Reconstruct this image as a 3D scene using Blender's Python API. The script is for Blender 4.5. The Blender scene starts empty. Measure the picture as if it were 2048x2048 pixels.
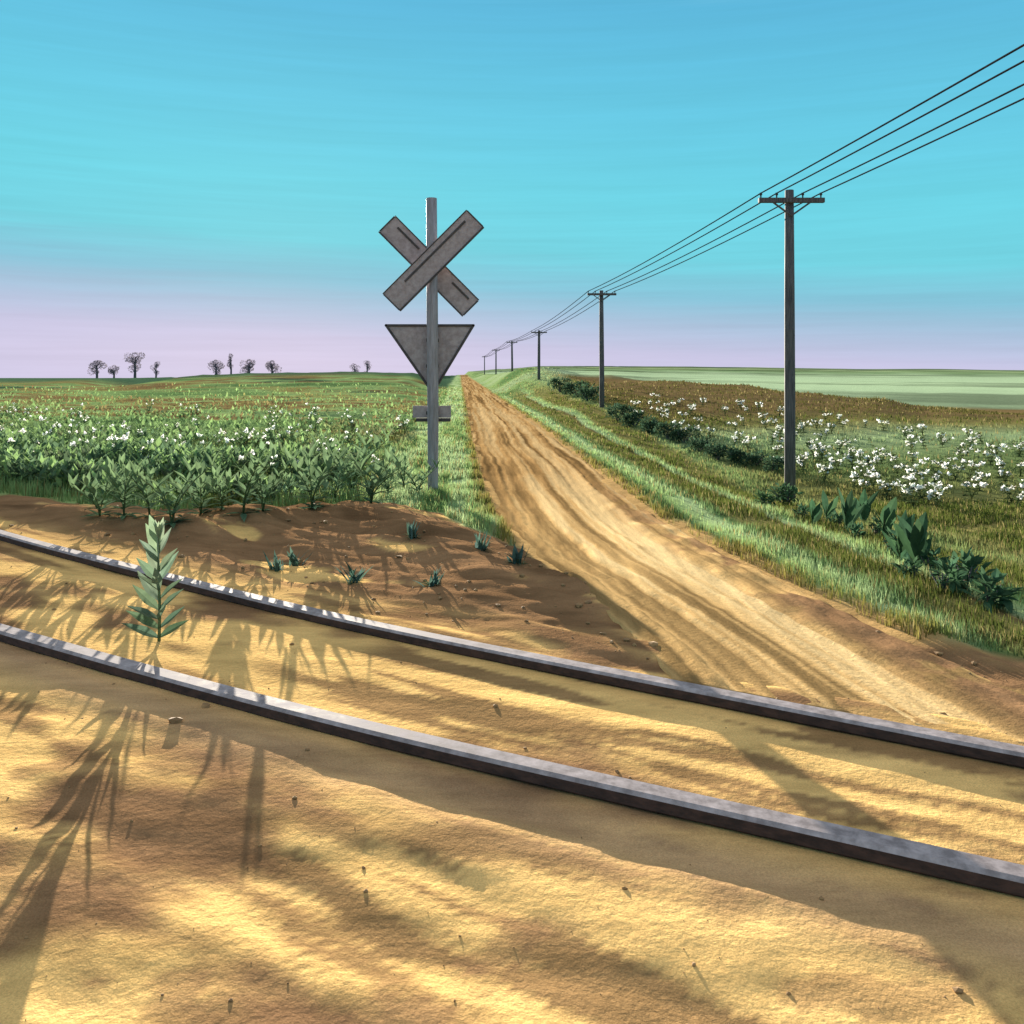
import bpy, bmesh, math, random
import numpy as np
from mathutils import Vector, Matrix

R = math.radians
random.seed(7)
RNG = np.random.default_rng(11)
scn = bpy.context.scene
COL = scn.collection

# ------------------------------------------------------------------ camera, sky, sun, exposure
EYE, FPX, CX, HY = 1.7, 900.0, 512.0, 371.0          # eye height; focal length, centre and horizon in pixels of a 1024 frame
SUN_AZ, SUN_EL = R(-14.2), R(9.0)                    # bearing from +Y (to the left) and height of the sun
EXPO = 1.8
cd = bpy.data.cameras.new('camera')
cam = bpy.data.objects.new('camera', cd)
COL.objects.link(cam)
cam.location = (0, 0, EYE)
cam.rotation_euler = (R(90), 0, 0)
cd.sensor_width = 36
cd.lens = FPX / 1024 * 36
cd.shift_y = -(512 - HY) / 1024
cd.clip_start, cd.clip_end = 0.05, 6000
scn.camera = cam

world = bpy.data.worlds.new("World")
scn.world = world
world.use_nodes = True


def build_world():
    nt = world.node_tree
    nt.nodes.clear()
    N = nt.nodes.new
    L = nt.links.new
    out = N('ShaderNodeOutputWorld')
    bg = N('ShaderNodeBackground')
    add = N('ShaderNodeAddShader')
    bg2 = N('ShaderNodeBackground')
    sky = N('ShaderNodeTexSky')
    sky.sky_type = 'NISHITA'
    sky.sun_disc = False
    sky.sun_elevation = SUN_EL
    sky.sun_rotation = SUN_AZ
    L(sky.outputs[0], bg2.inputs[0])
    bg2.inputs[1].default_value = 0.0003
    tc = N('ShaderNodeTexCoord')
    sep = N('ShaderNodeSeparateXYZ')
    L(tc.outputs['Generated'], sep.inputs[0])
    # thin streaks of high cloud: stretched noise shifts the height the gradient is read at
    mp = N('ShaderNodeMapping')
    mp.inputs['Scale'].default_value = (1.2, 1.2, 40)
    L(tc.outputs['Generated'], mp.inputs[0])
    nz = N('ShaderNodeTexNoise')
    nz.inputs['Scale'].default_value = 3.0
    nz.inputs['Detail'].default_value = 7
    nz.inputs['Roughness'].default_value = .62
    L(mp.outputs[0], nz.inputs[0])
    m1 = N('ShaderNodeMath'); m1.operation = 'MULTIPLY_ADD'
    m1.inputs[1].default_value = .036
    m1.inputs[2].default_value = -.018
    L(nz.outputs[0], m1.inputs[0])
    # only shift the higher part, the horizon band stays even
    ms = N('ShaderNodeMapRange'); ms.inputs[1].default_value = 0.01; ms.inputs[2].default_value = .2
    L(sep.outputs[2], ms.inputs[0])
    m2 = N('ShaderNodeMath'); m2.operation = 'MULTIPLY'
    L(m1.outputs[0], m2.inputs[0]); L(ms.outputs[0], m2.inputs[1])
    m3 = N('ShaderNodeMath'); m3.operation = 'ADD'
    L(sep.outputs[2], m3.inputs[0]); L(m2.outputs[0], m3.inputs[1])
    # east-west difference: a little deeper blue to the right
    m4 = N('ShaderNodeMath'); m4.operation = 'MULTIPLY_ADD'
    m4.inputs[1].default_value = .05
    L(sep.outputs[0], m4.inputs[0]); L(m3.outputs[0], m4.inputs[2])
    mix_in = N('ShaderNodeMapRange')
    L(m4.outputs[0], mix_in.inputs[0])
    mix_in.inputs[1].default_value = 0.0
    mix_in.inputs[2].default_value = 1.0
    rp = N('ShaderNodeValToRGB')
    L(mix_in.outputs[0], rp.inputs[0])
    cr = rp.color_ramp
    stops = [(0.0, (.62, .59, .80)), (.026, (.58, .57, .78)), (.058, (.41, .54, .72)),
             (.090, (.24, .55, .70)), (.130, (.17, .65, .76)), (.19, (.155, .66, .79)),
             (.26, (.14, .60, .78)), (.38, (.11, .48, .72)), (.60, (.62, .64, .68)), (1.0, (.72, .68, .66))]  # the two highest, unseen stops are brightened to add fill light
    while len(cr.elements) < len(stops):
        cr.elements.new(.5)
    for e, (p, c) in zip(cr.elements, stops):
        e.position = p
        e.color = (*c, 1)
    # fine brightness streaks
    mv = N('ShaderNodeMixRGB'); mv.blend_type = 'MULTIPLY'; mv.inputs[0].default_value = 1
    r2 = N('ShaderNodeMapRange'); r2.inputs[1].default_value = .3; r2.inputs[2].default_value = .7
    r2.inputs[3].default_value = .955; r2.inputs[4].default_value = 1.045
    L(nz.outputs[0], r2.inputs[0])
    L(rp.outputs[0], mv.inputs[1]); L(r2.outputs[0], mv.inputs[2])
    L(mv.outputs[0], bg.inputs[0])
    bg.inputs[1].default_value = 1.0 / 2 ** EXPO
    L(bg.outputs[0], add.inputs[0]); L(bg2.outputs[0], add.inputs[1])
    L(add.outputs[0], out.inputs[0])


build_world()
sd = bpy.data.lights.new('sun', 'SUN')
sd.energy = 5.0
sd.angle = R(.22)
sd.color = (1, .90, .74)
sun = bpy.data.objects.new('sun', sd)
COL.objects.link(sun)
sdir = Vector((math.sin(SUN_AZ) * math.cos(SUN_EL), math.cos(SUN_AZ) * math.cos(SUN_EL), math.sin(SUN_EL)))
sun.rotation_euler = sdir.to_track_quat('Z', 'Y').to_euler()
sun.location = sdir * 50
vs = scn.view_settings
vs.view_transform = 'Standard'
vs.look = 'None'
vs.exposure = EXPO
vs.gamma = 1

# ------------------------------------------------------------------ helpers


def hash2(i, j, seed):
    h = (i.astype(np.int64) * 374761393 + j.astype(np.int64) * 668265263 + seed * 974634777) & 0xffffffff
    h = ((h ^ (h >> 13)) * 1274126177) & 0xffffffff
    h = (h ^ (h >> 16)) & 0xffffffff
    return h / 4294967295.0


def vnoise(x, y, seed=0):
    x = np.asarray(x, float); y = np.asarray(y, float)
    i = np.floor(x); j = np.floor(y)
    fx = x - i; fy = y - j
    fx = fx * fx * (3 - 2 * fx); fy = fy * fy * (3 - 2 * fy)
    a = hash2(i, j, seed); b = hash2(i + 1, j, seed); c = hash2(i, j + 1, seed); d = hash2(i + 1, j + 1, seed)
    return (a * (1 - fx) + b * fx) * (1 - fy) + (c * (1 - fx) + d * fx) * fy


def fbm(x, y, seed=0, oct=4):
    s = 0; a = .5; n = 0
    for k in range(oct):
        s = s + a * vnoise(x * 2 ** k + 17.3 * k, y * 2 ** k - 9.1 * k, seed + k); n += a; a *= .5
    return s / n


def sstep(a, b, x):
    t = np.clip((x - a) / (b - a), 0, 1)
    return t * t * (3 - 2 * t)


def tag(o, label=None, cat=None, group=None, kind=None):
    if label: o['label'] = label
    if cat: o['category'] = cat
    if group: o['group'] = group
    if kind: o['kind'] = kind
    return o


def empty(name, loc=(0, 0, 0), rz=0.0):
    o = bpy.data.objects.new(name, None)
    o.empty_display_size = .2
    COL.objects.link(o)
    o.location = loc
    o.rotation_euler = (0, 0, rz)
    return o


def link(name, me, parent=None):
    o = bpy.data.objects.new(name, me)
    COL.objects.link(o)
    if parent is not None:
        o.parent = parent
    return o


def np_mesh(name, verts, faces, mats, colors=None, smooth=False):
    """verts (n,3), faces (m,k) with one k; colors (n,3) per vertex."""
    verts = np.ascontiguousarray(verts, dtype=np.float32)
    faces = np.ascontiguousarray(faces, dtype=np.int32)
    me = bpy.data.meshes.new(name)
    n, (m, k) = len(verts), faces.shape
    me.vertices.add(n)
    me.vertices.foreach_set('co', verts.ravel())
    me.loops.add(m * k)
    me.loops.foreach_set('vertex_index', faces.ravel())
    me.polygons.add(m)
    me.polygons.foreach_set('loop_start', np.arange(0, m * k, k, dtype=np.int32))
    me.polygons.foreach_set('use_smooth', np.full(m, smooth))
    for mt in (mats if isinstance(mats, (list, tuple)) else [mats]):
        me.materials.append(mt)
    me.update(calc_edges=True)
    me.validate()
    if colors is not None:
        ca = me.color_attributes.new('Col', 'FLOAT_COLOR', 'POINT')
        c4 = np.ones((n, 4), np.float32); c4[:, :3] = colors
        ca.data.foreach_set('color', c4.ravel())
    return me


class MB:
    """collects polygons with a colour per vertex, then becomes ONE mesh object"""

    def __init__(s):
        s.v = []; s.f = []; s.c = []; s.mi = []

    def add(s, vs_, fs, col=(1, 1, 1), mi=0):
        o = len(s.v)
        s.v += [tuple(p) for p in vs_]
        s.c += [col] * len(vs_)
        for f in fs:
            s.f.append(tuple(i + o for i in f)); s.mi.append(mi)

    def box(s, c, size, rot=None, col=(1, 1, 1), bev=0.0):
        hx, hy, hz = (q / 2 for q in size)
        if bev <= 0:
            p = [Vector((a * hx, b * hy, d * hz)) for a in (-1, 1) for b in (-1, 1) for d in (-1, 1)]
            fs = [(0, 1, 3, 2), (4, 6, 7, 5), (0, 4, 5, 1), (2, 3, 7, 6), (0, 2, 6, 4), (1, 5, 7, 3)]
        else:
            bm = bmesh.new()
            bmesh.ops.create_cube(bm, size=1)
            bmesh.ops.scale(bm, vec=size, verts=bm.verts)
            bmesh.ops.bevel(bm, geom=bm.edges[:], offset=bev, segments=2, affect='EDGES', profile=.6)
            bm.verts.index_update()
            p = [v.co.copy() for v in bm.verts]
            fs = [tuple(v.index for v in f.verts) for f in bm.faces]
            bm.free()
        if rot is not None:
            p = [rot @ q for q in p]
        s.add([q + Vector(c) for q in p], fs, col)

    def tube(s, pts, radii, seg=8, col=(1, 1, 1), cap=True):
        pts = [Vector(p) for p in pts]
        rings = []
        prev = None
        for i, p in enumerate(pts):
            d = (pts[min(i + 1, len(pts) - 1)] - pts[max(i - 1, 0)]).normalized()
            if prev is None:
                a = d.orthogonal().normalized()
            else:
                a = (prev - d * prev.dot(d)).normalized()
            prev = a
            b = d.cross(a)
            r = radii[i] if isinstance(radii, (list, tuple)) else radii
            rings.append([p + (a * math.cos(2 * math.pi * k / seg) + b * math.sin(2 * math.pi * k / seg)) * r for k in range(seg)])
        vv = [q for g in rings for q in g]
        fs = []
        for i in range(len(pts) - 1):
            for k in range(seg):
                k2 = (k + 1) % seg
                fs.append((i * seg + k, i * seg + k2, (i + 1) * seg + k2, (i + 1) * seg + k))
        if cap:
            fs.append(tuple(range(seg - 1, -1, -1)))
            fs.append(tuple((len(pts) - 1) * seg + k for k in range(seg)))
        s.add(vv, fs, col)

    def leaf(s, base, d, up, ln, w, droop=.15, col=(1, 1, 1), prof=(.1, .75, 1, .62, 0.04), fold=.25):
        """pointed leaf from base along d; up is its upper side"""
        d = Vector(d).normalized()
        side = d.cross(Vector(up))
        if side.length < 1e-4: side = d.orthogonal()
        side.normalize()
        n = side.cross(d).normalized()
        vv = []
        m = len(prof)
        for i, q in enumerate(prof):
            t = i / (m - 1)
            c = Vector(base) + d * (ln * t) + n * (-droop * ln * t * t)
            vv += [c - side * (w / 2 * q) + n * (w * fold * q * .5), c, c + side * (w / 2 * q) + n * (w * fold * q * .5)]
        fs = []
        for i in range(m - 1):
            a = i * 3
            fs += [(a, a + 1, a + 4, a + 3), (a + 1, a + 2, a + 5, a + 4)]
        s.add(vv, fs, col)

    def mesh(s, name, mats, smooth=False):
        me = bpy.data.meshes.new(name)
        me.from_pydata(s.v, [], s.f)
        for mt in (mats if isinstance(mats, (list, tuple)) else [mats]):
            me.materials.append(mt)
        me.polygons.foreach_set('material_index', s.mi)
        me.polygons.foreach_set('use_smooth', [smooth] * len(s.f))
        ca = me.color_attributes.new('Col', 'FLOAT_COLOR', 'POINT')
        c4 = np.ones((len(s.v), 4), np.float32); c4[:, :3] = np.array(s.c)
        ca.data.foreach_set('color', c4.ravel())
        me.update()
        return me

    def build(s, name, mats, parent=None, smooth=False):
        return link(name, s.mesh(name, mats, smooth), parent)


def jit(c, a=.25):
    k = 1 + random.uniform(-a, a)
    return (c[0] * k * random.uniform(.92, 1.08), c[1] * k, c[2] * k * random.uniform(.9, 1.1))


# ------------------------------------------------------------------ materials


def base_mat(name):
    m = bpy.data.materials.new(name)
    m.use_nodes = True
    nt = m.node_tree
    return m, nt, nt.nodes['Principled BSDF'], nt.nodes['Material Output']


def noise_node(nt, scale, detail=5, rough=.6, vec=None, mscale=None, rot=0):
    n = nt.nodes.new('ShaderNodeTexNoise')
    n.inputs['Scale'].default_value = scale
    n.inputs['Detail'].default_value = detail
    n.inputs['Roughness'].default_value = rough
    tc = nt.nodes.new('ShaderNodeTexCoord')
    if mscale:
        mp = nt.nodes.new('ShaderNodeMapping')
        mp.vector_type = 'POINT'
        mp.inputs['Scale'].default_value = mscale
        mp.inputs['Rotation'].default_value = (0, 0, rot)
        nt.links.new(tc.outputs['Object'], mp.inputs[0])
        nt.links.new(mp.outputs[0], n.inputs[0])
    else:
        nt.links.new(tc.outputs['Object'], n.inputs[0])
    return n


def rng_node(nt, src, a, b, c, d):
    r = nt.nodes.new('ShaderNodeMapRange')
    for i, q in enumerate((a, b, c, d)):
        r.inputs[1 + i].default_value = q
    nt.links.new(src, r.inputs[0])
    return r


def mul_node(nt, csrc, fsrc):
    m = nt.nodes.new('ShaderNodeMixRGB')
    m.blend_type = 'MULTIPLY'
    m.inputs[0].default_value = 1
    nt.links.new(csrc, m.inputs[1]); nt.links.new(fsrc, m.inputs[2])
    return m


def mat_ground(name, streak_scale, streak_rot, grain=150, bump=.5, bdist=.02):
    m, nt, bs, out = base_mat(name)
    at = nt.nodes.new('ShaderNodeVertexColor'); at.layer_name = 'Col'
    n1 = noise_node(nt, 1.0, 7, .65, mscale=streak_scale, rot=streak_rot)
    r1 = rng_node(nt, n1.outputs[0], .3, .7, .72, 1.22)
    n2 = noise_node(nt, grain, 6, .75)
    r2 = rng_node(nt, n2.outputs[0], .3, .7, .68, 1.28)
    a = mul_node(nt, at.outputs[0], r1.outputs[0])
    b = mul_node(nt, a.outputs[0], r2.outputs[0])
    nt.links.new(b.outputs[0], bs.inputs['Base Color'])
    bs.inputs['Roughness'].default_value = .95
    bs.inputs['Specular IOR Level'].default_value = 0
    n3 = noise_node(nt, 28, 8, .62)
    bp = nt.nodes.new('ShaderNodeBump')
    bp.inputs['Strength'].default_value = bump
    bp.inputs['Distance'].default_value = bdist
    nt.links.new(n3.outputs[0], bp.inputs['Height'])
    nt.links.new(bp.outputs[0], bs.inputs['Normal'])
    return m


def mat_leaf(name, trans=.35, rough=.6):
    m, nt, bs, out = base_mat(name)
    at = nt.nodes.new('ShaderNodeVertexColor'); at.layer_name = 'Col'
    n = noise_node(nt, 14, 3)
    r = rng_node(nt, n.outputs[0], .3, .7, .8, 1.2)
    c = mul_node(nt, at.outputs[0], r.outputs[0])
    nt.links.new(c.outputs[0], bs.inputs['Base Color'])
    bs.inputs['Roughness'].default_value = rough
    bs.inputs['Specular IOR Level'].default_value = 0
    tr = nt.nodes.new('ShaderNodeBsdfTranslucent')
    nt.links.new(c.outputs[0], tr.inputs[0])
    mx = nt.nodes.new('ShaderNodeMixShader')
    mx.inputs[0].default_value = trans
    nt.links.new(bs.outputs[0], mx.inputs[1]); nt.links.new(tr.outputs[0], mx.inputs[2])
    nt.links.new(mx.outputs[0], out.inputs[0])
    return m


def mat_worn(name, c1, c2, scale=6, rough=.7, metal=0.0, mscale=None, bump=.15, lo=.38, hi=.65, spec=.4):
    m, nt, bs, out = base_mat(name)
    n = noise_node(nt, scale, 8, .65, mscale=mscale)
    rp = nt.nodes.new('ShaderNodeValToRGB')
    rp.color_ramp.elements[0].position = lo; rp.color_ramp.elements[0].color = (*c1, 1)
    rp.color_ramp.elements[1].position = hi; rp.color_ramp.elements[1].color = (*c2, 1)
    nt.links.new(n.outputs[0], rp.inputs[0])
    nt.links.new(rp.outputs[0], bs.inputs['Base Color'])
    r = rng_node(nt, n.outputs[0], .3, .7, max(0, rough - .12), min(1, rough + .12))
    nt.links.new(r.outputs[0], bs.inputs['Roughness'])
    bs.inputs['Metallic'].default_value = metal
    bs.inputs['Specular IOR Level'].default_value = spec
    bp = nt.nodes.new('ShaderNodeBump')
    bp.inputs['Strength'].default_value = bump
    bp.inputs['Distance'].default_value = .01
    nt.links.new(n.outputs[0], bp.inputs['Height'])
    nt.links.new(bp.outputs[0], bs.inputs['Normal'])
    return m


TRK_A = -.496
M = dict(
    ground=mat_ground('soil_and_turf', (1.6, 6.0, 3), -TRK_A),
    road=mat_ground('road_dirt', (9, .35, 3), R(3.3), grain=110, bump=.45, bdist=.015),
    leaf=mat_leaf('leaf_green', .38),
    grass=mat_leaf('grass_blade', .30),
    white=mat_leaf('cotton_white', .5, .9),
    clod=mat_worn('dry_clod', (.20, .115, .055), (.36, .22, .10), 9, .95),
    paint=mat_worn('weathered_grey_board', (.285, .235, .245), (.42, .365, .385), 5, .75, mscale=(3, 3, 3)),
    edge=mat_worn('dark_board_edge', (.045, .04, .042), (.09, .08, .085), 8, .8),
    post=mat_worn('weathered_grey_post', (.20, .185, .20), (.34, .32, .36), 4, .6, mscale=(6, 6, .8)),
    pole=mat_worn('tarred_pole_wood', (.055, .053, .06), (.14, .132, .14), 5, .85, mscale=(8, 8, .6)),
    wire=mat_worn('black_wire', (.02, .02, .022), (.035, .035, .04), 5, .9, spec=0),
    glass=mat_worn('dark_insulator', (.03, .035, .04), (.05, .06, .06), 5, .5),
    rust=mat_worn('rusty_rail_side', (.035, .02, .018), (.095, .05, .04), 7, .85, mscale=(2, 2, 5)),
    steel=mat_worn('worn_rail_top', (.215, .19, .20), (.42, .375, .395), 3.0, .7, metal=0, mscale=(5, 5, 5), bump=.08, spec=.02),
    bark=mat_worn('dark_bark', (.08, .07, .085), (.14, .12, .14), 4, .9),
)

# ------------------------------------------------------------------ the lie of the land
SA, CA = math.sin(TRK_A), math.cos(TRK_A)
TRK_Y, TRK_K, TRK_Z, TRK_G, TRK_T, TRK_GR = 4.277, .0225, .15, 1.18, .045, -.02


def trk_sv(x, y):
    """along and across the railway (its gentle curve left in)"""
    s = x * CA + (y - TRK_Y) * SA
    v = -x * SA + (y - TRK_Y) * CA
    return s, v - TRK_K * s * s / 2


YB = np.array([(-40, 24), (-12, 13.5), (-8, 11.5), (-4.63, 9.94), (-3.55, 9.62), (-2.77, 10.1), (-2.07, 10.8), (-1.45, 10.9), (-.81, 10.1),
               (-.35, 9.05), (-.06, 8.27), (.15, 7.6), (.6, 6.6), (2.0, 6.1), (2.55, 5.48), (3.5, 4.75), (6, 3.6), (12, 1.5), (40, -8)], float)


def soil_edge(x):
    return np.interp(x, YB[:, 0], YB[:, 1])


LU = np.array([(3.0, 1.15), (4.6, 1.12), (5.15, 1.08), (5.77, .97), (7.7, .60), (9.6, .44), (13.1, .37), (22, .32), (500, .32)])
RU = np.array([(3.0, 3.35), (3.8, 3.1), (5.24, 2.76), (7.7, 2.42), (10, 2.27), (30, 2.45), (500, 2.45)])


def road_lr(y):
    return np.interp(y, LU[:, 0], LU[:, 1]), np.interp(y, RU[:, 0], RU[:, 1])


DN = np.array([0, 5, 10, 16, 25, 36, 48, 60, 75, 90, 110, 150, 250, 400, 600, 800, 2500], float)


def col_prof(pts):
    p = np.array(sorted(pts), float)
    return np.interp(DN, p[:, 0], p[:, 1])


def right_table():
    px = [470, 500, 545, 600, 660, 742, 800, 870, 931, 1024, 1500, 3000]
    Dc = [95, 95, 90, 80, 66, 56, 49, 44, 40, 38, 36, 36]
    zc = [1.5, 1.9, 2.05, 1.5, 1.2, .95, .58, .40, .06, -.4, -.9, -1]
    zf = [1.0, 1.1, 1.0, .4, -.3, -.6, -.9, -1.1, -1.3, -1.5, -1.6, -1.6]
    zh = [1.5, 3.0, 5.0, 5.0, 4.8, 4.3, 3.6, 3.0, 3.1, 2.2, 1.8, 1.8]
    t = []; T = []
    for k in range(len(px)):
        t.append((px[k] - CX) / FPX)
        z36 = .22 if px[k] < 700 else (.15 if px[k] < 900 else -.05)
        T.append(col_prof([(0, 0), (5, -.1), (10, -.35), (16, -.6), (25, -.35), (60.2, .85 if Dc[k] > 75 else np.interp(60.2, [36, Dc[k]], [z36, zc[k]])) if Dc[k] > 60 else (30, -.2), (36, z36 if Dc[k] > 37 else zc[k]), (Dc[k] + .5, zc[k]), (Dc[k] + 32, zf[k]), (250, zf[k] - .2),
                           (600, zh[k]), (800, zh[k] - 2), (2500, -25)]))
    return np.array(t), np.array(T)


def left_table():
    px = [-1500, -200, 0, 93, 200, 255, 350, 440, 470]
    zc = [.3, .5, .75, .95, 1.32, 1.5, 1.62, 1.5, 1.3]
    t = []; T = []
    for k in range(len(px)):
        t.append((px[k] - CX) / FPX)
        T.append(col_prof([(0, 0), (8, .05), (25, .02), (60, .3), (90, zc[k]), (110, zc[k] - .4), (250, -.8), (600, -3), (2500, -25)]))
    return np.array(t), np.array(T)


RT, LT = right_table(), left_table()


def bilin(tab, t, d):
    tt, T = tab
    t = np.clip(t, tt[0], tt[-1] - 1e-6); d = np.clip(d, DN[0], DN[-1] - 1e-6)
    i = np.clip(np.searchsorted(tt, t, side='right') - 1, 0, len(tt) - 2)
    j = np.clip(np.searchsorted(DN, d, side='right') - 1, 0, len(DN) - 2)
    a = (t - tt[i]) / (tt[i + 1] - tt[i]); a = a * a * (3 - 2 * a)
    b = (d - DN[j]) / (DN[j + 1] - DN[j])
    return (T[i, j] * (1 - b) + T[i, j + 1] * b) * (1 - a) + (T[i + 1, j] * (1 - b) + T[i + 1, j + 1] * b) * a


def zmain(x, y):
    x = np.asarray(x, float); y = np.asarray(y, float)
    yy = np.maximum(y, 4.0)
    u = x + .058 * y
    t = x / yy
    zr = bilin(RT, t, yy)
    zl = bilin(LT, t, yy)
    wr = sstep(2.6, 6.0, u)
    wl = sstep(-.8, -5.0, u)
    flat = np.interp(yy, [0, 400, 700, 2500], [0, 0, -2, -25])
    z = flat * (1 - wr) * (1 - wl) + zr * wr + zl * wl
    s, v = trk_sv(x, y)
    wb = 1 - sstep(2.2, 7.5, np.abs(v))
    bed = TRK_GR * np.clip(s, -14, 10) + .088
    z = z * (1 - wb) + bed * wb
    # spoil bank in front of the left field
    yb = soil_edge(x)
    bank = np.exp(-((y - (yb - 1.35)) / .8) ** 2) * sstep(.2, -1.2, x) * sstep(-16, -8, x)
    z = z + bank * (.06 + .12 * fbm(x * .9, y * .9, 41))
    return z


def soil_mask(x, y):
    s = soil_edge(x) + .55 * (fbm(x * 1.3, y * 1.3, 5) - .5) + .25 * (fbm(x * 5, y * 5, 6, 3) - .5)
    return sstep(.10, -.10, y - s)


def zf(x, y):
    """height of the ground, small relief included"""
    x = np.asarray(x, float); y = np.asarray(y, float)
    z = zmain(x, y)
    sm = soil_mask(x, y)
    u = x + .058 * y
    l, r = road_lr(y)
    s, v = trk_sv(x, y)
    onroad = sstep(l + .08, l + .30, u) * sstep(r - .08, r - .30, u) * sstep(.95, 1.25, v)
    rough = sm * (1 - onroad)
    bankw = sstep(.9, 1.6, v) * sstep(1.2, .2, x)
    amp = (.045 + .075 * bankw) * (1 - .6 * sstep(.85, .55, np.abs(v)))
    # wind-drawn ripples and hollows
    rel = (fbm(s * .8, v * 2.6, 21, 4) - .5) * amp * 1.6 + (fbm(s * 3.5, v * 6, 22, 3) - .5) * amp * .45
    near_rail = np.exp(-(np.abs(np.abs(v) - TRK_G / 2) / .16) ** 2)
    z = z + rel * rough * (1 - .7 * near_rail)
    far = sstep(14, 60, y)
    z = z + (1 - sm) * (1 - onroad) * (fbm(x * .6, y * .6, 25, 3) - .5) * (.10 + .15 * far) * sstep(2000, 100, y)
    z = z - .13 * onroad
    # a shallow cut along the right-hand edge of the road
    z = z + .06 * np.exp(-((u - r - .16) / .12) ** 2) * sstep(.8, 1.5, v) * sstep(40, 14, y) * (fbm(x * 2, y * 2, 29) + .2)
    # the bed never buries the rails
    cap = TRK_Z - .052 + TRK_GR * np.clip(s, -14, 10)
    w = sstep(1.9, 1.15, np.abs(v)) * (s < 12)
    z = z * (1 - w) + np.minimum(z, cap) * w
    return z


def zat(x, y):
    return float(zf(np.array([x]), np.array([y]))[0])


def place(px, py):
    """where the line of sight through a point of the 1024 frame meets the ground"""
    d = np.geomspace(2.2, 900, 6000)
    x = (px - CX) / FPX * d
    z = EYE - (py - HY) / FPX * d
    g = zf(x, d)
    k = np.argmax(g >= z)
    if not (g >= z).any():
        k = len(d) - 1
    return float(x[k]), float(d[k]), float(g[k])


# colours of what grows (base colours; light comes from sun and sky)
LIME = np.array((.28, .40, .155)); PALE = np.array((.35, .46, .235)); GREEN = np.array((.115, .20, .075)); DARK = np.array((.05, .095, .055))
OLIVE = np.array((.20, .18, .065)); BROWN = np.array((.175, .122, .056)); MINT = np.array((.33, .44, .27))
OCHRE = np.array((.76, .49, .19)); SOIL = np.array((.25, .145, .076)); ROSE = np.array((.42, .265, .15)); TAN = np.array((.60, .385, .165))


def ramp(q, stops):
    ps = [s[0] for s in stops]
    return np.stack([np.interp(q, ps, [s[1][k] for s in stops]) for k in range(3)], -1)


def turf_colour(x, y):
    x = np.asarray(x, float); y = np.asarray(y, float)
    u = x + .058 * y
    n = fbm(x * .5, y * .12, 51, 4) - .5
    # right verge: bands that run along the road
    ub = u + 1.2 * n * sstep(2.6, 4, u)
    right = ramp(ub, [(2.3, GREEN), (2.55, GREEN * .8), (2.7, LIME), (2.95, PALE), (3.1, GREEN), (3.3, OLIVE), (3.75, OLIVE), (3.85, BROWN * .8), (4.0, PALE * .9), (4.35, LIME),
                      (4.6, OLIVE), (5.4, OLIVE), (5.8, LIME * .8), (6.6, OLIVE), (8, OLIVE)])
    # right field by distance: cotton ground, brown ridge, pale plain, far dark rise
    e = y * (1 + .35 * (fbm(x * .06, y * .03, 55, 3) - .5)) + .55 * np.maximum(x - 4, 0) * 0
    rf = ramp(e, [(8, OLIVE), (14, OLIVE), (20, GREEN * .8 + OLIVE * .3), (26, PALE * .8), (30, OLIVE), (34, BROWN), (50, BROWN), (66, BROWN * 1.1), (74, MINT * .75), (90, MINT * .85), (200, MINT), (330, MINT * .9),
                  (430, GREEN * .8 + .03), (500, PALE * .7), (600, DARK + .02), (900, DARK + .02)])
    st = fbm(x * .012, y * .035 + x * .004, 57, 4)
    rf = rf * (1 + sstep(60, 85, y) * (sstep(.40, .62, st) - .62) * .7)[..., None]
    w = sstep(4.6, 8.5, u + 2 * n)
    right = right * (1 - w)[..., None] + rf * w[..., None]
    hump = sstep(45, 70, y) * sstep(9, 6.5, u)
    right = right * (1 - hump)[..., None] + (ramp(fbm(x * .3, y * .08, 58), [(.3, GREEN), (.5, LIME * .8), (.7, PALE * .8)])) * hump[..., None]
    # left field: stripes across
    q = fbm(x * .10, y * .22 + .02 * x, 61, 4)
    left = ramp(q, [(.28, GREEN * .9), (.42, LIME * .85), (.47, OLIVE * 1.2), (.52, BROWN * 1.15), (.58, BROWN), (.63, LIME), (.75, DARK)])
    nearl = ramp(fbm(x * 1.6, y * .8, 62), [(.3, GREEN), (.45, LIME * .9), (.6, LIME), (.7, OLIVE * 1.3)])
    wn = sstep(26, 16, y)
    left = left * (1 - wn)[..., None] + nearl * wn[..., None]
    farl = sstep(78, 90, y)
    left = left * (1 - farl)[..., None] + (DARK * 1.3) * farl[..., None]
    # lime strip between field and road
    strip = ramp(fbm(u * 3, y * .25, 63), [(.28, GREEN), (.42, LIME), (.55, PALE), (.75, PALE)])
    ws = sstep(-1.5, -.9, u + .4 * n)
    left = left * (1 - ws)[..., None] + strip * ws[..., None]
    side = sstep(1.0, 1.6, u)[..., None]
    c = left * (1 - side) + right * side
    l, r = road_lr(y)
    e = .30 * (fbm(x * 4, y * 2.5, 65, 4) - .5)
    m = (sstep(r + .26, r + .08, u + e) * sstep(l - .22, l - .05, u + e))[..., None]
    return c * (1 - m) + TAN * .72 * m


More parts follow.
